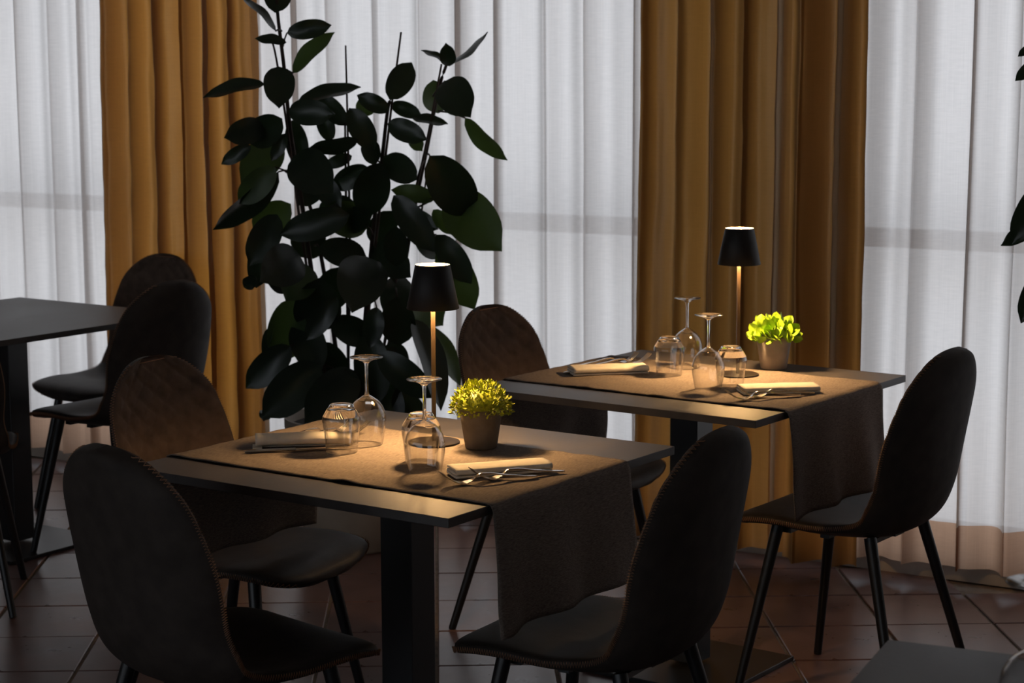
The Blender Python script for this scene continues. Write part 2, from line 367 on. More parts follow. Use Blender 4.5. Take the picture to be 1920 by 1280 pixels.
def tw(F, ang, u, v): return (F[0]+u*cos(ang)-v*sin(ang), F[1]+u*sin(ang)+v*cos(ang))
def runner(F, ang, ua, ub, hang, label, seed, kink=None):
    L = .81; r = .007; zt = .7525
    rows = []; step = .012; N = int((L+2*hang)/step); nu = 44
    for i in range(N+1):
        t = -hang+(L+2*hang)*i/N; row = []
        for j in range(nu+1):
            q = j/nu; ed = (2*q-1)
            u = ua+(ub-ua)*q+.0035*vnoise(t*7, seed)*(1 if q > .5 else -1)
            wz = .0022*max(0, vnoise(u*14, t*9, seed)+.25)+.0015*max(0, vnoise(u*45, t*30, seed))
            if q < .06 or q > .94: wz += .0042*max(0, vnoise(t*16, seed*2+q*3))     # the edge lifts here and there
            if kink and abs(t-kink) < .02: wz += .0035*(1-abs(t-kink)/.02)
            if 0 <= t <= L: x, z = t, zt+wz
            else:
                s_ = -t if t < 0 else t-L; sg = -1 if t < 0 else 1; arc = r*pi/2
                if s_ < arc: a = s_/r; o_, z = r*sin(a), zt-r*(1-cos(a))+wz*cos(a)
                else:
                    h = s_-arc; g = h/hang
                    o_ = r+.003+.010*g*(1+sin(u*34+seed))+.016*g*vnoise(u*9, seed*3, h*3)+.010*g
                    u += .012*g*vnoise(h*9, seed*5)*(1 if q > .5 else -1)-.010*g*(1-q)*g+(.012*g*q)
                    z = zt-r-h*(1+.05*vnoise(u*5, seed+2)*g)
                x = (0 if t < 0 else L)+sg*o_
            row.append((u, x, z))
        rows.append(row)
    o = MB().grid(rows).build('table_runner', M['runner'], solid=.0014)
    o.location = (F[0], F[1], 0); o.rotation_euler = (0, 0, ang)
    return tag(o, label, 'table runner', 'taupe linen runners')
runner(T1, TANG, .122, .602, .247, 'taupe linen runner hanging over the ends of the front table', 3)
runner(T2, TANG-radians(1.2), .140, .640, .262, 'taupe linen runner hanging over the ends of the table behind on the right', 9, kink=.56)

# ---------------------------------------------------------------- chairs
CS = dict(yf=.250, zs=.447, zt=.880, rk=.057, ws=.221, wb=.205, wm=.212, wt=.192, wtt=.763, yb=-.200, cb=.068, Rt=.127, fl=.021, rb=.092, wf=.807)
def shell_param():
    S = CS; zs, zt, yf, yb, rk, cb, rb = S['zs'], S['zt'], S['yf'], S['yb'], S['rk'], S['cb'], S['rb']; h = zt-zs-rb
    P = [(yf, zs-.03, S['wf']*S['ws'], 0), (yf-.04, zs-.005, .94*S['ws'], .004), (yf-.13, zs, S['ws'], .01), (yf-.25, zs-.012, S['ws']*1.01, S['fl']),
         (yb+rb, zs-.012, .97*S['ws'], .6*cb), (yb+rb*.3, zs+rb*.22, .5*(S['ws']+S['wb']), .9*cb), (yb-.01, zs+rb, S['wb'], cb),
         (yb-.01-rk*.33, zs+rb+h*.33, S['wm'], .9*cb), (yb-.01-rk*.68, zs+rb+h*.68, S['wt'], .65*cb), (yb-.01-rk, zt, S['wtt']*S['wt'], .35*cb)]
    fine = catmull(P, 400)
    arc = [0]
    for a, b in zip(fine, fine[1:]): arc.append(arc[-1]+sqrt((a[0]-b[0])**2+(a[1]-b[1])**2))
    return fine, arc
FINE, ARC = shell_param(); LEN = ARC[-1]
def shell_at(s):
    """profile point, normal, half width, side lift at arc length s"""
    import bisect
    i = min(max(bisect.bisect(ARC, s), 1), 399); t = (s-ARC[i-1])/(ARC[i]-ARC[i-1]); t = min(max(t, 0), 1)
    a, b = FINE[i-1], FINE[i]; p = [x+(y-x)*t for x, y in zip(a, b)]
    ty, tz = b[0]-a[0], b[1]-a[1]; l = sqrt(ty*ty+tz*tz); ty /= l; tz /= l
    e = 1
    for d_, R in ((s, .060), (LEN-s, CS['Rt'])):
        if d_ < R: e *= (max(0, 1-(1-d_/R)**2.3))**(1/2.3)
    return p[0], p[1], (tz, -ty), p[2]*e, p[3], e
TH = .0165
def shell_pt(s, u, o):
    y, z, N, w, c, e = shell_at(s); l = c*abs(u)**2.4+o
    return (u*w, y+N[0]*l, z+N[1]*l)
SB = .385          # arc length where the seat ends and the back begins
def quilt(s, u):
    """raised diamonds on the inside of the back"""
    y, z, N, w, c, e = shell_at(s)
    if s < SB+.02: return 0
    a, b = u*w, s
    d1 = ((a*.78+b*1.0)/.052) % 1; d2 = ((-a*.78+b*1.0)/.052) % 1
    m_ = min(min(d1, 1-d1), min(d2, 1-d2))
    f = min(1, (s-SB-.02)/.03)*min(1, max(0, (1-abs(u))*w/.02))*min(1, (LEN-s)/.03)
    return f*.0062*min(1, m_/.20)**.65
def shell_mesh(s0, s1, ns, quilted, closed0, closed1):
    nu = 54 if quilted else 26
    inner, outer = [], []
    for k in range(ns+1):
        t = k/ns
        if closed0: t = t**1.35
        elif closed1: t = 1-(1-t)**1.35
        s = s0+(s1-s0)*t
        ri, ro_ = [], []
        for j in range(nu+1):
            u = sin(pi/2*(2*j/nu-1))*.15+.85*(2*j/nu-1)
            edge = TH*(max(0, 1-abs(u)**7))**.5
            d_ = min(s if closed0 else 9, (LEN-s) if closed1 else 9)
            edge *= min(1, sqrt(max(0, 1-(1-min(d_/.022, 1))**2)))
            ri.append(shell_pt(s, u, edge+(quilt(s, u) if quilted else 0))); ro_.append(shell_pt(s, u, -edge))
        inner.append(ri); outer.append(ro_)
    return inner, outer, nu
def chair(loc, rz, label):
    t = thing('dining_chair', label, 'chair', loc, rz, 'upholstered shell chairs with black metal legs')
    i, o, nu = shell_mesh(0, SB, 26, False, True, False)
    b = MB(); b.grid([r+q[::-1][1:-1] for r, q in zip(i, o)], close_u=True); b.build('seat', M['leather'], t)
    i, o, nu = shell_mesh(SB, LEN, 66, True, False, True)
    b = MB(); b.grid(i); b.build('quilted_front', M['leather_front'], t)['label'] = 'diamond quilted inner side of the back'
    b = MB(); b.grid([q[::-1] for q in o]); b.build('backrest', M['leather_back'], t)
    # running zigzag stitch round the rim
    rim = []
    K = 150
    for side in (-1, 1):
        for k in range(K):
            s = .012+(LEN-.024)*k/(K-1); s = s if side < 0 else LEN-s
            rim.append(shell_pt(s, side*.985, 0))
    b = MB(); pts = []
    for k, p in enumerate(rim):
        q = Vector(rim[(k+1) % len(rim)]); p = Vector(p)
        for h in (0, .5):
            c_ = p.lerp(q, h); s = .012+(LEN-.024)*((k+h) % K)/(K-1); s = s if k < K else LEN-s
            y, z, N, w, cc, e = shell_at(min(max(s, 0), LEN)); z_ = .0055*(1 if h else -1)
            pts.append((c_.x*1.006+(0.0028 if c_.x > 0 else -.0028), c_.y+N[0]*z_, c_.z+N[1]*z_))
    b.tube(pts+[pts[0]], .0010, seg=4, cap=False); b.build('stitching', M['stitch'], t)['label'] = 'rust coloured stitching round the rim'
    # welded frame below the seat and four splayed tapering legs
    b = MB(); b.box((0, .014, .418), (.27, .024, .012)); b.box((0, .12, .416), (.26, .022, .012)); b.box((0, -.10, .418), (.26, .022, .012)); b.box((0, .01, .418), (.05, .26, .010))
    b.build('seat_frame', M['black_metal'], t, smooth=False)
    for sx in (-1, 1):
        for ff, tf, zt_ in ((.207, .135, .438), (-.223, -.110, .432)):
            a = Vector((sx*.143, tf, zt_)); f = Vector((sx*.216, ff, .0)); b = MB()
            b.tube([a, a.lerp(f, .04), f.lerp(a, .012), f], [.0150, .0150, .0105, .0095], seg=14); l = b.build('leg', M['black_metal'], t, angle=40)
    return t
CH = chair((.175, 3.637, 0), radians(149.6-90), 'dark chair at the right end of the front table, runner hanging over its seat')
for x, y, a, lab in (
    (.847, 4.674, 143.6, 'dark chair at the right end of the rear right table, before the right sheer'),
    (-.622, 4.326, -27.6, 'chair with quilted back at the left end of the front table, facing the viewer'),
    (-.548, 3.542, 46.3, 'dark chair with plain back nearest the viewer at lower left'),
    (.136, 5.266, -33.7, 'chair with quilted back between the rubber fig and the rear right table'),
    (-1.394, 6.763, 233.8, 'chair with quilted back at the far side of the bare left table'),
    (-1.240, 6.094, 143.7, 'plain black chair before the left ochre drape, at the bare left table'),
    (-1.672, 5.52, 100, 'black chair cut off by the left edge, before the bare left table')):
    dup(CH, (x, y, .0135 if 'left ochre drape' in lab else 0), radians(a-90), lab)   # one chair has a foot on the table's base plate

# ---------------------------------------------------------------- table lamps
def lamp(x, y, label):
    t = thing('table_lamp', label, 'lamp', (x, y, .7557), radians(12), 'cordless table lamps')
    b = MB(); b.lathe([(.0005, .0035), (.052, .0035), (.0545, .0025), (.055, .0005), (.054, 0), (.0005, 0)], 56); b.build('base', M['base_brown'], t, angle=40)
    MB().box((0, 0, .160), (.0085, .0085, .314)).build('pole', M['brass'], t, smooth=False, bevel=.0008)
    b = MB(); b.lathe([(.0545, .286), (.0555, .2868), (.0370, .378), (.0358, .379)], 64); b.build('lamp_shade', M['shade_out'], t)
    b = MB(); b.lathe([(.0358, .379), (.0535, .286), (.0545, .286)][::-1], 64); b.build('shade_lining', M['shade_in'], t)['label'] = 'white inside of the shade'
    b = MB(); b.lathe([(.0005, .314), (.0290, .314), (.0290, .326), (.0005, .326)], 40); b.build('light_source', M['led'], t, angle=30)['label'] = 'glowing round light source'
    ld = bpy.data.lights.new('bulb_light', 'AREA'); ld.shape = 'DISK'; ld.size = .056; ld.color = LAMP_COL[:3]; ld.energy = LAMP_POWER*.7*pi*pi*.028**2
    ld.cycles.is_caustics_light = True
    lo = bpy.data.objects.new('bulb_light', ld); C.objects.link(lo); lo.parent = t; lo.location = (0, 0, .3125)
    b = MB(); b.box((0, 0, .320), (.092, .003, .003)); b.box((0, 0, .320), (.003, .092, .003)); b.build('shade_holder', M['black_metal'], t, smooth=False)
    return t
l1 = unz(814, 829, .7557); L1 = lamp(l1[0], l1[1], 'lit cordless lamp with black cone shade on the front table')
l2 = unz(1383, 702, .7557); dup(L1, (l2[0], l2[1], .7557), radians(5), 'lit cordless lamp with black cone shade on the rear right table')

# ---------------------------------------------------------------- glasses, standing upside down
def thick_above(o, zc):
    """the heavy upper part of the glass refracts, its paper-thin lower wall hardly bends the light"""
    o.data.materials.append(M['solid_glass'])
    for p in o.data.polygons:
        if p.center.z > zc: p.material_index = 1
def wine_glass(loc, rz, label):
    t = thing('wine_glass', label, 'glass', loc, rz, 'upturned wine glasses')
    out = [(.0325, 0), (.0345, .008), (.0385, .030), (.0405, .048), (.0395, .062), (.0345, .078), (.0250, .091), (.0130, .100), (.0052, .105)]
    fine = [p for p in catmull(out, 34)]
    b = MB(); b.lathe(fine+[(.003, .104)]+[(max(r-.0011, .0006), z-.0012*(z/.1)) for r, z in fine[::-1][1:]]+[(.0325, 0)], 48); thick_above(b.build('bowl', M['bowl'], t), .093)
    b = MB(); b.lathe([(.0050, .1045), (.0036, .112), (.0034, .140), (.0038, .165), (.0052, .172)], 20); b.build('stem', M['solid_glass'], t)
    b = MB(); b.lathe([(.0052, .172), (.0100, .1765), (.0220, .1810), (.0345, .1835), (.0352, .1845), (.0345, .1855), (.0150, .1848), (.0005, .1842)], 48); b.build('foot', M['solid_glass'], t)
    return t
def tumbler(loc, rz, label):
    t = thing('tumbler', label, 'glass', loc, rz, 'upturned water tumblers')
    out = [(.0330, 0), (.0345, .020), (.0370, .042), (.0398, .062), (.0402, .068), (.0385, .074), (.0300, .088), (.0250, .0955), (.0235, .098)]
    inn = [(r-.0013, z-.001) for r, z in out]
    b = MB(); b.lathe(out[:7]+[(.0287, .0872)]+inn[1:7][::-1]+[(.0316, 0), (.0330, 0)], 48); thick_above(b.build('wall', M['bowl'], t, angle=60), .080)
    b = MB(); b.lathe([(.0005, .0895), (.024, .0885), (.0288, .0872), (.0300, .0880), (.0250, .0955), (.0235, .098), (.0222, .0985), (.0185, .0965), (.0005, .0955)], 48); b.build('base', M['solid_glass'], t, angle=50)
    return t
GZ = .7557
def gp(px, py, z=GZ): q = unz(px, py, z); return (q[0], q[1], z)
WG = wine_glass(gp(689, 831), 0, 'upturned wine glass left of the front lamp, behind the napkin roll')
dup(WG, gp(797, 884), 1, 'upturned wine glass nearest the viewer on the front table')
dup(WG, gp(1288, 688), 2, 'upturned wine glass at the back left of the rear right table')
dup(WG, gp(1327.5, 729), 3, 'upturned wine glass in front of the rear lamp, between two tumblers')
q4 = unz(1943, 1090, .7515+.185); dup(WG, (q4[0], q4[1], .7512), 4, 'blurred glass cut off by the right edge on the nearest table corner')
TB = tumbler(gp(641, 845), 0, 'upturned tumbler at the right end of the napkin roll, front table')
dup(TB, gp(790, 864), 1, 'upturned tumbler behind the nearest wine glass, front table')
dup(TB, gp(1254.6, 702), 2, 'upturned tumbler beside the folded napkin, left on the rear right table')
dup(TB, gp(1369.5, 722), 3, 'upturned tumbler in front of the base of the rear lamp')

# ---------------------------------------------------------------- small potted plants
def pot_body(t, m, R0=.0335, R1=.0460, H=.084):
    b = MB(); b.lathe([(.0005, 0), (R0-.002, 0), (R0, .002), (R1, H-.001), (R1-.0006, H), (R1-.003, H-.0005), (R1-.0055, H-.014), (.0005, H-.014)], 56); b.build('pot', m, t, angle=40)
def leaf_rows(base, d, up, L, Wd, bend, nl=4, nw=2, fold=.25, tipw=.0):
    """small leaf as a grid: base point, direction, face normal"""
    d = d.normalized(); side = d.cross(up).normalized(); nrm = side.cross(d).normalized(); rows = []
    for i in range(nl+1):
        t = i/nl; w = Wd*(sin(pi*min(1, t*.92+.08))**.75)*(1 if t < 1 else 0)+1e-4
        c = base+d*(L*t)+nrm*(bend*L*t*t)
        rows.append([c+side*(w*k/nw)+nrm*(fold*abs(k/nw)*w) for k in range(-nw, nw+1)])
    return rows
pb = gp(902, 838); t = thing('potted_plant', 'small yellow-green bushy plant in taupe pot on the front table', 'plant', (pb[0], pb[1], .7557), 0, 'small potted table plants')
pot_body(t, M['pot'])
MB().lathe([(.040, .076), (.02, .079), (.0005, .080)], 24).build('soil', M['soil'], t)
b = MB(); r_ = random.Random(5)
b2 = MB()
for k in range(900):
    th = r_.uniform(0, 2*pi); ph = math.acos(r_.uniform(-.18, 1)); R = r_.uniform(.80, 1.0)
    n_ = Vector((sin(ph)*cos(th), sin(ph)*sin(th), cos(ph)))
    p = Vector((n_.x*.066*R, n_.y*.066*R, .082+n_.z*.062*R))
    d = (n_+Vector((r_.uniform(-.9, .9), r_.uniform(-.9, .9), r_.uniform(-.35, .9)))).normalized()
    up = Vector((r_.uniform(-1, 1), r_.uniform(-1, 1), r_.uniform(-1, 1)))
    b.grid(leaf_rows(p-d*.004, d, up, r_.uniform(.008, .0115), r_.uniform(.0017, .0026), r_.uniform(-.2, .3), 3, 1, .3))
tag(b.build('foliage', M['box_leaf'], t), kind='stuff')
for k in range(46):
    th = k*2.4; ph = .15+1.35*sqrt(k/46); n_ = Vector((sin(ph)*cos(th), sin(ph)*sin(th), cos(ph)*.95))
    b2.tube([(n_.x*.012, n_.y*.012, .074), (n_.x*.035, n_.y*.035, .085+n_.z*.03), (n_.x*.060, n_.y*.060, .082+n_.z*.056)], [.0012, .0009, .0006], seg=4)
tag(b2.build('twigs', M['stem'], t), kind='stuff')
b = MB(); b.lathe([(.0005, .125), (.03, .117), (.047, .100), (.050, .086), (.040, .080), (.0005, .079)], 20); b.build('leafy_core', M['box_leaf'], t)

pb = gp(1450.5, 690); t = thing('potted_plant', 'small lime-green broad-leaved plant in grey pot on the rear right table', 'plant', (pb[0], pb[1], .7557), 0, 'small potted table plants')
pot_body(t, M['pot_grey'], .0345, .0465, .086)
MB().lathe([(.040, .076), (.02, .079), (.0005, .080)], 24).build('soil', M['soil'], t)
r_ = random.Random(11)
for k in range(120):
    th = k*2.39996; f = (k+.5)/120; ph = math.acos(1-1.22*f); n_ = Vector((sin(ph)*cos(th), sin(ph)*sin(th), cos(ph)))
    R = r_.uniform(.72, .92); p = Vector((n_.x*.068*R, n_.y*.068*R, .090+n_.z*.050*R))
    d = (n_*.8+Vector((r_.uniform(-.6, .6), r_.uniform(-.6, .6), r_.uniform(-.1, .8)))).normalized()
    up = (n_+Vector((r_.uniform(-.8, .8), r_.uniform(-.8, .8), r_.uniform(-.3, .8)))).normalized()
    b = MB(); b.grid(leaf_rows(p-d*.012, d, up, r_.uniform(.020, .030), r_.uniform(.0095, .0140), r_.uniform(.1, .5), 6, 3, .35)); b.build('leaf', M['lettuce_leaf'], t)
b2 = MB()
for k in range(20):
    th = k*2.4; ph = .1+1.2*k/20; n_ = Vector((sin(ph)*cos(th), sin(ph)*sin(th), cos(ph)))
    b2.tube([(n_.x*.01, n_.y*.01, .074), (n_.x*.05, n_.y*.05, .088+n_.z*.038)], [.0018, .001], seg=5)
tag(b2.build('twigs', M['lettuce_leaf'], t), kind='stuff')

# ---------------------------------------------------------------- cutlery and napkins
def fork(A, B, label, z=GZ, L=.200, zh=0., tilt=0.):
    """A: where the bowl of the fork touches the cloth, B: tip of the handle"""
    d = Vector((A[0]-B[0], A[1]-B[1])); ang = atan2(d.y, d.x)
    t = thing('fork', label, 'fork', (B[0], B[1], z), ang, 'table forks')
    # local x: from handle end (0) to tine tips (L)
    def zz(x):
        P = [(0, .0028), (.02, .0045), (.06, .0095), (.10, .0160), (.120, .0165), (.138, .0050), (.152, .0010), (.170, .0050), (.187, .0145), (.200, .0260)]
        for (a, za), (c, zc) in zip(P, P[1:]):
            if x <= c: k = (x-a)/(c-a); k = k*k*(3-2*k)*.5+k*.5; return za+(zc-za)*k
        return P[-1][1]
    def ww(x):
        P = [(0, .0012), (.004, .0052), (.012, .0062), (.05, .0042), (.11, .0026), (.128, .0030), (.145, .0100), (.155, .0118), (.165, .0120)]
        for (a, za), (c, zc) in zip(P, P[1:]):
            if x <= c: return za+(zc-za)*(x-a)/(c-a)
        return P[-1][1]
    def strip(b, x0, x1, n_, off, wf, th):
        rows = []
        for k in range(n_+1):
            x = x0+(x1-x0)*k/n_; w = wf(x); z_ = zz(x); cup = .08
            rows.append([(x, off-w, z_+cup*w+th/2), (x, off, z_+th), (x, off+w, z_+cup*w+th/2), (x, off+w, z_+cup*w-th/2), (x, off, z_-th*.2), (x, off-w, z_+cup*w-th/2)])
        b.grid(rows, close_u=True, cap=True)
    b = MB(); strip(b, 0, .130, 22, 0, ww, .0026); b.build('handle', M['steel'], t, angle=50)
    b = MB(); strip(b, .130, .160, 8, 0, ww, .0018)
    for k in range(4): strip(b, .159, .200, 9, -.0090+.006*k, lambda x: .0019-.0010*(x-.159)/.041, .0015)
    b.build('tines', M['steel'], t, angle=50)
    return t
def knife(A, B, label, z=GZ):
    d = Vector((B[0]-A[0], B[1]-A[1])); L = d.length; ang = atan2(d.y, d.x)
    t = thing('knife', label, 'knife', (A[0], A[1], z), ang, 'table knives')
    rows = []
    for k in range(11):
        x = .105*k/10; w = (.0046+.0028*(1-k/10))*(.25+.75*min(1, k/1.2)); h = .0032*(.5+.5*min(1, k/1.2))
        rows.append([(x, w*cos(q), h+h*sin(q)) for q in [2*pi*j/10 for j in range(10)]])
    MB().grid(rows, close_u=True, cap=True).build('handle', M['steel'], t, angle=50)
    rows = []
    for k in range(11):
        x = .105+.112*k/10; w = .0095*(1-(k/10)**4)+.0005
        rows.append([(x, -w, .0030), (x, -w, .0042), (x, w*.6, .0040), (x, w*.6, .0032)])
    MB().grid(rows, close_u=True, cap=True).build('blade', M['steel'], t, smooth=False)
    return t
def extrude_napkin(t, path, L, th, name, wob=.0, seed=0, shear=0.):
    """a cloth strip seen end-on as an open path (y,z), run along x and thickened"""
    n_ = 26; rows = []
    pts = catmull(path, len(path)*4)
    for k in range(n_+1):
        x = L*k/n_; f = 1+wob*vnoise(x*14, seed)
        rows.append([(x+shear*z_, y*f, max(.0008, z_*f)+.0006*vnoise(x*30, y*60, seed)) for y, z_ in pts])
    return MB().grid(rows).build(name, M['linen_napkin'], t, solid=th)
def roll_napkin(A, B, label, wid=.047, hgt=.030, z=GZ, back=0):
    d = Vector((B[0]-A[0], B[1]-A[1])); ang = atan2(d.y, d.x)
    t = thing('napkin', label, 'napkin', (A[0], A[1], z), ang, 'ivory cloth napkins')
    path = []
    for k in range(34):
        a = -pi*.5+2*pi*2.2*k/33; r = .28+.72*(1-k/33)**.9
        path.append((wid*.5+.5*wid*r*cos(a), hgt*.5+.5*hgt*r*sin(a)))
    extrude_napkin(t, path, d.length, .0022, 'rolled_cloth', wob=.10, seed=2)
    path = [(-.004, .0012), (.006, .0018), (.02, .0022), (.04, .0016)]
    o = extrude_napkin(t, path, .02, .0015, 'folded_corner', seed=4); o.location = (-.006, .004, 0)
    return t
def fold_napkin(A, B, label, wid=.062, hgt=.019, z=GZ, lift=.0):
    d = Vector((B[0]-A[0], B[1]-A[1])); ang = atan2(d.y, d.x)
    t = thing('napkin', label, 'napkin', (A[0], A[1], z), ang, 'ivory cloth napkins')
    nl = 3; lh = hgt/nl; path = []
    for k in range(nl):
        z_ = lh*(k+.35); a, b_ = (.002, wid-.002)
        xs = [a, a+.012, wid*.5, b_-.012, b_]
        if k % 2: xs = xs[::-1]
        bow = .0015*(1 if k == nl-1 else 0)
        path += [(x, z_+(bow if i_ in (1, 2, 3) else 0)) for i_, x in enumerate(xs)]
        if k < nl-1: path.append((xs[-1]+(.0016 if k % 2 == 0 else -.0016), z_+lh*.5))
    extrude_napkin(t, path, d.length, .0046, 'folded_cloth', wob=.06, seed=7, shear=lift)
    return t
def g2(px, py): return unz(px, py, GZ)
roll_napkin(g2(479, 842), g2(658, 837), 'ivory napkin rolled up, left on the front table')
knife(g2(459, 849), g2(655, 840), 'steel knife lying under the rolled napkin on the front table')
fold_napkin(g2(856, 898), g2(1036, 884), 'ivory napkin folded flat behind the crossed forks, right on the front table')
fork(g2(858, 908), g2(1008, 895), 'fork nearest the viewer, crossed in front of the right napkin, front table')
fork(g2(909, 900), g2(1059, 886), 'fork lying along the right napkin of the front table, the farther of the crossed pair')
fork(g2(632, 813), g2(502, 829), 'fork behind the napkin roll, left one of two, front table')
fork(g2(663, 814), g2(533, 828), 'fork behind the napkin roll, right one of two, front table')
fold_napkin(g2(1076, 705), g2(1217, 700), 'ivory napkin folded over a knife, left on the rear right table', wid=.075, hgt=.020)
knife(g2(1056, 700), g2(1200, 694), 'steel knife with its end sticking out of the left napkin, rear right table')
fork(g2(1184, 679), g2(1076, 689), 'fork behind the left napkin, farther left of two, rear right table')
fork(g2(1205, 681), g2(1096, 690), 'fork behind the left napkin touching the tumbler, rear right table')
fold_napkin(g2(1395, 740), g2(1538, 736), 'ivory napkin folded flat behind two forks, right on the rear right table', wid=.070, hgt=.017)
fork(g2(1387, 750), g2(1501, 742), 'fork nearest the viewer on the rear right table')
fork(g2(1419, 745), g2(1528, 738), 'fork along the right napkin of the rear right table, the farther of two')

# ---------------------------------------------------------------- rubber fig
def fig_leaf(bx, by, tx, ty, w, Y=6.1, side=0, mt='fig', name='leaf', parent=None, bend=None, r=random.Random(21)):
    """leaf from base pixel to tip pixel, built as a curved blade at distance Y"""
    B = at(bx, by, Y); sc_ = Y/FPX
    T = at(tx, ty, Y); d2 = T-B; lpx = d2.length
    wid = w*sc_*1.12
    nat = max(lpx, wid*1.95)
    dz = sqrt(max(0, nat*nat-lpx*lpx))*(1 if r.random() < .5 else -1)*.8
    view = Vector(ray((bx+tx)/2, (by+ty)/2)).normalized()
    ax = d2+view*dz
    L = ax.length; a = ax.normalized()
    nw = max(wid, L*.40); c = min(1, wid/nw); th = math.acos(c)*(side or (1 if r.random() < .5 else -1))
    n0 = -(view-a*view.dot(a)).normalized(); s0 = a.cross(n0)
    n_ = n0*cos(th)+s0*sin(th); s_ = a.cross(n_)
    bend = r.uniform(-.12, -.02) if bend is None else bend
    droop = Vector((0, 0, -1))
    rows = []; nl = 13; prof = [max(.02, (4*(k/13)**.92*(1-(k/13)**.92+1e-6))**.62) for k in range(13)]+[.0]
    prof[12] = .30; prof[13] = .012; prof[11] = .60
    for i in range(nl+1):
        t = i/nl; hw = nw/2*prof[i]
        cpt = B+a*(L*t)+n_*(bend*L*(t*t-t)*2)
        rows.append([cpt+s_*(hw*k)+n_*(hw*.26*abs(k)+.0025*sin(t*11+k*3)*abs(k)) for k in (-1, -.55, 0, .55, 1)])
    o = MB().grid(rows).build(name, M[mt], parent); o.parent = parent
    return B
plant = thing('rubber_fig', 'tall dark rubber fig tied to canes, between the left drape and the front lamp', 'plant')
R = random.Random(4)
# planter
pc = Vector((-.515, 6.17))
pt = MB(); pt.lathe([(.001, 0), (.135, 0), (.150, .01), (.185, .12), (.208, .26), (.215, .38), (.222, .40), (.222, .43), (.212, .43), (.205, .40), (.001, .40)], 56, (pc.x, pc.y))
pl = pt.build('planter', M['stone_pot'], plant, angle=40)
MB().lathe([(.203, .402), (.1, .412), (.001, .415)], 32, (pc.x, pc.y)).build('soil', M['soil'], plant)
def stemline(pts, rad, m, name):
    P = [tuple(at(x, y, Y)) for x, y, Y in pts]
    MB().tube(catmull(P, 26), [rad*(1-.45*k/25) for k in range(26)], seg=8).build(name, M[m], plant)
base_y = 815
stemline([(640, base_y, 6.15), (600, 620, 6.12), (572, 420, 6.10), (545, 250, 6.08), (533, 130, 6.08), (520, 20, 6.08), (519, -40, 6.08)], .0085, 'stem', 'stem')
stemline([(650, base_y, 6.20), (622, 600, 6.2), (590, 420, 6.2), (562, 330, 6.2), (546, 250, 6.15)], .0080, 'stem', 'stem')
stemline([(668, base_y, 6.15), (685, 600, 6.12), (700, 430, 6.10), (716, 300, 6.10), (728, 200, 6.10), (740, 175, 6.1)], .0085, 'stem', 'stem')
stemline([(690, base_y, 6.2), (740, 600, 6.18), (775, 400, 6.15), (800, 280, 6.15), (822, 170, 6.12), (838, 118, 6.12)], .0085, 'stem', 'stem')
stemline([(655, base_y, 6.25), (652, 600, 6.22), (649, 400, 6.2), (647, 230, 6.2)], .0060, 'stem', 'stem')
stemline([(630, base_y, 6.08), (575, 500, 6.06), (540, 250, 6.06), (518, 110, 6.06), (507, 68, 6.06)], .0050, 'cane', 'cane')
stemline([(650, base_y, 6.2), (656, 500, 6.18), (652, 250, 6.18), (648, 85, 6.18)], .0050, 'cane', 'cane')
stemline([(668, base_y, 6.13), (700, 500, 6.1), (728, 250, 6.08), (752, 60, 6.08)], .0055, 'cane', 'cane')
stemline([(690, base_y, 6.12), (755, 460, 6.12), (795, 290, 6.1), (828, 120, 6.1)], .0055, 'cane', 'cane')
G = 'fig_green'
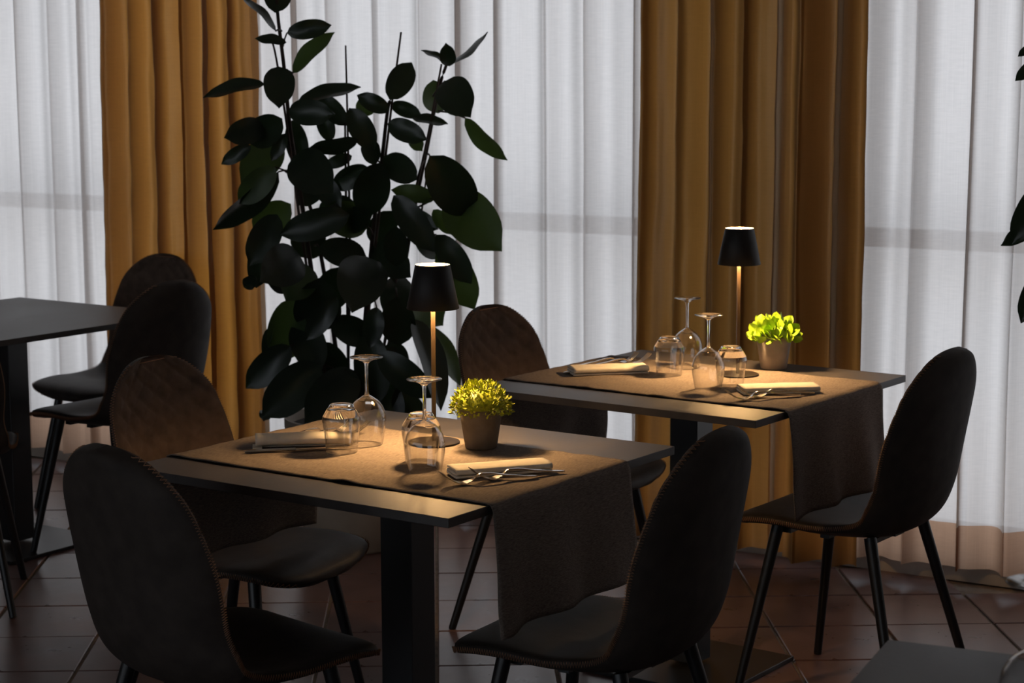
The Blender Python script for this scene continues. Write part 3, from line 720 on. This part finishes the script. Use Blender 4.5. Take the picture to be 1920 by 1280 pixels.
LV = [(517, 58, 447, -8, 13, 6.02), (516, 24, 524, -34, 48, 6.05), (538, 62, 622, 47, 32, 6.0), (549, 137, 628, 61, 27, 6.05, G), (537, 80, 478, 73, 17, 6.0),
 (524, 125, 523, 203, 52, 6.0), (497, 158, 381, 184, 23, 5.98), (558, 190, 677, 164, 24, 6.0), (596, 178, 652, 236, 34, 6.2), (541, 208, 628, 214, 44, 5.95),
 (529, 222, 466, 268, 54, 5.95), (497, 236, 420, 258, 44, 6.0), (470, 272, 415, 308, 25, 6.05), (524, 262, 452, 345, 62, 6.15, G), (537, 250, 509, 302, 22, 6.0),
 (516, 313, 447, 382, 46, 6.02, G), (522, 322, 399, 430, 40, 6.08), (548, 225, 566, 318, 38, 6.2), (552, 292, 624, 362, 72, 5.95), (672, 262, 578, 277, 27, 5.95),
 (655, 203, 702, 282, 42, 5.98), (690, 262, 703, 312, 32, 6.1), (730, 186, 772, 117, 44, 6.0), (730, 207, 669, 178, 30, 6.05), (706, 205, 668, 196, 34, 6.2, G),
 (733, 195, 791, 217, 26, 6.15), (727, 231, 801, 262, 38, 5.95), (772, 221, 840, 233, 17, 6.1), (812, 150, 822, 212, 46, 6.22, G), (834, 152, 882, 220, 62, 5.98),
 (872, 221, 952, 300, 28, 6.05, G), (842, 124, 836, 80, 27, 6.0), (845, 119, 914, 59, 10, 6.05), (838, 119, 789, 95, 10, 6.05), (772, 256, 792, 284, 24, 6.2, G),
 (806, 292, 884, 404, 76, 5.95), (842, 366, 940, 470, 84, 6.12, G), (781, 337, 718, 294, 48, 5.95), (713, 305, 682, 404, 62, 5.95), (738, 366, 814, 472, 48, 5.92),
 (817, 372, 733, 356, 30, 6.05, G), (812, 393, 850, 440, 26, 6.15, G), (660, 292, 608, 312, 22, 6.2), (692, 314, 622, 352, 38, 6.1), (664, 378, 596, 398, 40, 6.15),
 (545, 382, 476, 436, 56, 6.15, G), (655, 402, 524, 440, 52, 5.92), (520, 402, 468, 498, 52, 5.95), (598, 462, 688, 484, 50, 5.95), (690, 425, 600, 392, 60, 6.2, G),
 (742, 424, 743, 500, 42, 5.92), (818, 440, 884, 532, 46, 6.05), (826, 462, 890, 580, 60, 6.15, G), (562, 478, 488, 528, 72, 5.98), (578, 498, 536, 565, 62, 6.05, G),
 (600, 520, 592, 622, 82, 5.95), (690, 482, 660, 585, 84, 5.92), (548, 558, 528, 680, 66, 6.05, G), (545, 648, 461, 728, 52, 6.02), (632, 556, 574, 638, 38, 5.9),
 (600, 682, 492, 782, 72, 5.95), (668, 696, 572, 792, 74, 5.92), (706, 575, 694, 652, 36, 5.92), (744, 556, 748, 648, 60, 5.9), (772, 596, 826, 770, 44, 5.95),
 (800, 610, 862, 724, 32, 6.1, G), (708, 662, 812, 746, 52, 5.92), (742, 728, 790, 806, 52, 6.05), (690, 622, 706, 762, 62, 6.0), (650, 690, 652, 800, 62, 5.9),
 (706, 702, 748, 800, 54, 6.1), (508, 610, 522, 700, 44, 6.15), (600, 420, 560, 480, 60, 6.1), (640, 420, 700, 400, 44, 6.2), (700, 460, 770, 520, 54, 6.1),
 (620, 600, 700, 640, 50, 6.05), (600, 640, 640, 720, 56, 6.05), (560, 600, 600, 700, 60, 6.1), (640, 500, 610, 580, 60, 6.15), (760, 520, 720, 590, 50, 6.15),
 (780, 440, 830, 480, 40, 6.2), (590, 330, 640, 390, 40, 6.15), (560, 385, 600, 330, 46, 6.1), (620, 735, 590, 800, 60, 6.0), (760, 660, 700, 700, 44, 6.1),
 (780, 560, 830, 610, 70, 6.2, G), (735, 395, 700, 460, 50, 6.15), (500, 440, 480, 540, 46, 6.1), (545, 545, 500, 500, 40, 6.0), (480, 520, 458, 538, 24, 6.02),
 (760, 400, 822, 430, 34, 6.2), (620, 265, 600, 200, 30, 6.25), (735, 640, 750, 720, 46, 6.1), (500, 768, 494, 790, 22, 6.1), (530, 580, 504, 655, 10, 6.1)]
for q in LV:
    fig_leaf(*q[:5], Y=q[5], mt=q[6] if len(q) > 6 else 'fig', parent=plant, r=R)
# leaf stalks joining the outer leaves to their stems
pet = [(534, 135, 549, 137), (530, 88, 538, 62), (497, 158, 515, 160), (528, 58, 517, 58), (547, 330, 516, 313), (547, 322, 522, 322), (680, 250, 655, 203), (822, 208, 872, 221), (812, 180, 834, 152),
 (790, 400, 806, 292), (800, 290, 806, 292), (700, 300, 713, 305), (775, 380, 817, 372), (780, 390, 842, 366), (795, 300, 781, 337), (590, 460, 598, 462), (600, 640, 545, 648), (700, 560, 706, 575),
 (740, 590, 772, 596), (745, 600, 800, 610), (640, 700, 600, 682), (690, 620, 708, 662), (742, 540, 744, 556), (776, 440, 818, 440), (700, 440, 690, 425)]
for a, b_, c, d in pet:
    MB().tube([at(a, b_, 6.1), at((a+c)/2, (b_+d)/2-3, 6.06), at(c, d, 6.03)], [.0035, .0028, .0026], seg=6).build('leaf_stalk', M['stem'], plant)

# second fig, mostly outside the right edge
plant = thing('rubber_fig', 'rubber fig of which only a few dark leaves show at the right edge', 'plant')
pc = Vector((1.86, 4.93))
pt = MB(); pt.lathe([(.001, 0), (.135, 0), (.150, .01), (.185, .12), (.208, .26), (.215, .38), (.222, .40), (.222, .43), (.212, .43), (.205, .40), (.001, .40)], 40, (pc.x, pc.y))
pt.build('planter', M['stone_pot'], plant, angle=40)
MB().lathe([(.203, .402), (.1, .412), (.001, .415)], 32, (pc.x, pc.y)).build('soil', M['soil'], plant)
stemline([(2310, 900, 4.95), (2150, 600, 4.95), (2000, 300, 4.95), (1990, 60, 4.95)], .009, 'stem', 'stem')
for q in ((1940, 80, 1908, 106, 14, 4.9), (1950, 110, 1903, 152, 22, 4.95), (1972, 330, 1897, 458, 52, 4.9), (1960, 400, 1876, 460, 30, 4.95), (1965, 500, 1914, 606, 44, 4.9),
          (2000, 60, 1975, -40, 60, 4.9), (2000, 200, 2080, 140, 60, 4.9), (2010, 350, 2100, 420, 70, 4.95), (2020, 500, 2110, 470, 60, 4.9), (2030, 620, 1965, 700, 60, 4.95), (2030, 640, 2120, 720, 70, 4.9), (1990, 120, 1945, 200, 30, 4.95)):
    fig_leaf(*q[:5], Y=q[5], mt='fig', parent=plant, r=R)

# light refracted by the glasses reaches the cloth and tables
for o in bpy.data.objects:
    if o.type == 'MESH':
        nm = o.name.split('.')[0]; pn = o.parent.name.split('.')[0] if o.parent else ''
        if pn in ('wine_glass', 'tumbler'): o.cycles.is_caustics_caster = True
        if nm in ('table_runner', 'table_top', 'rolled_cloth', 'folded_cloth'): o.cycles.is_caustics_receiver = True
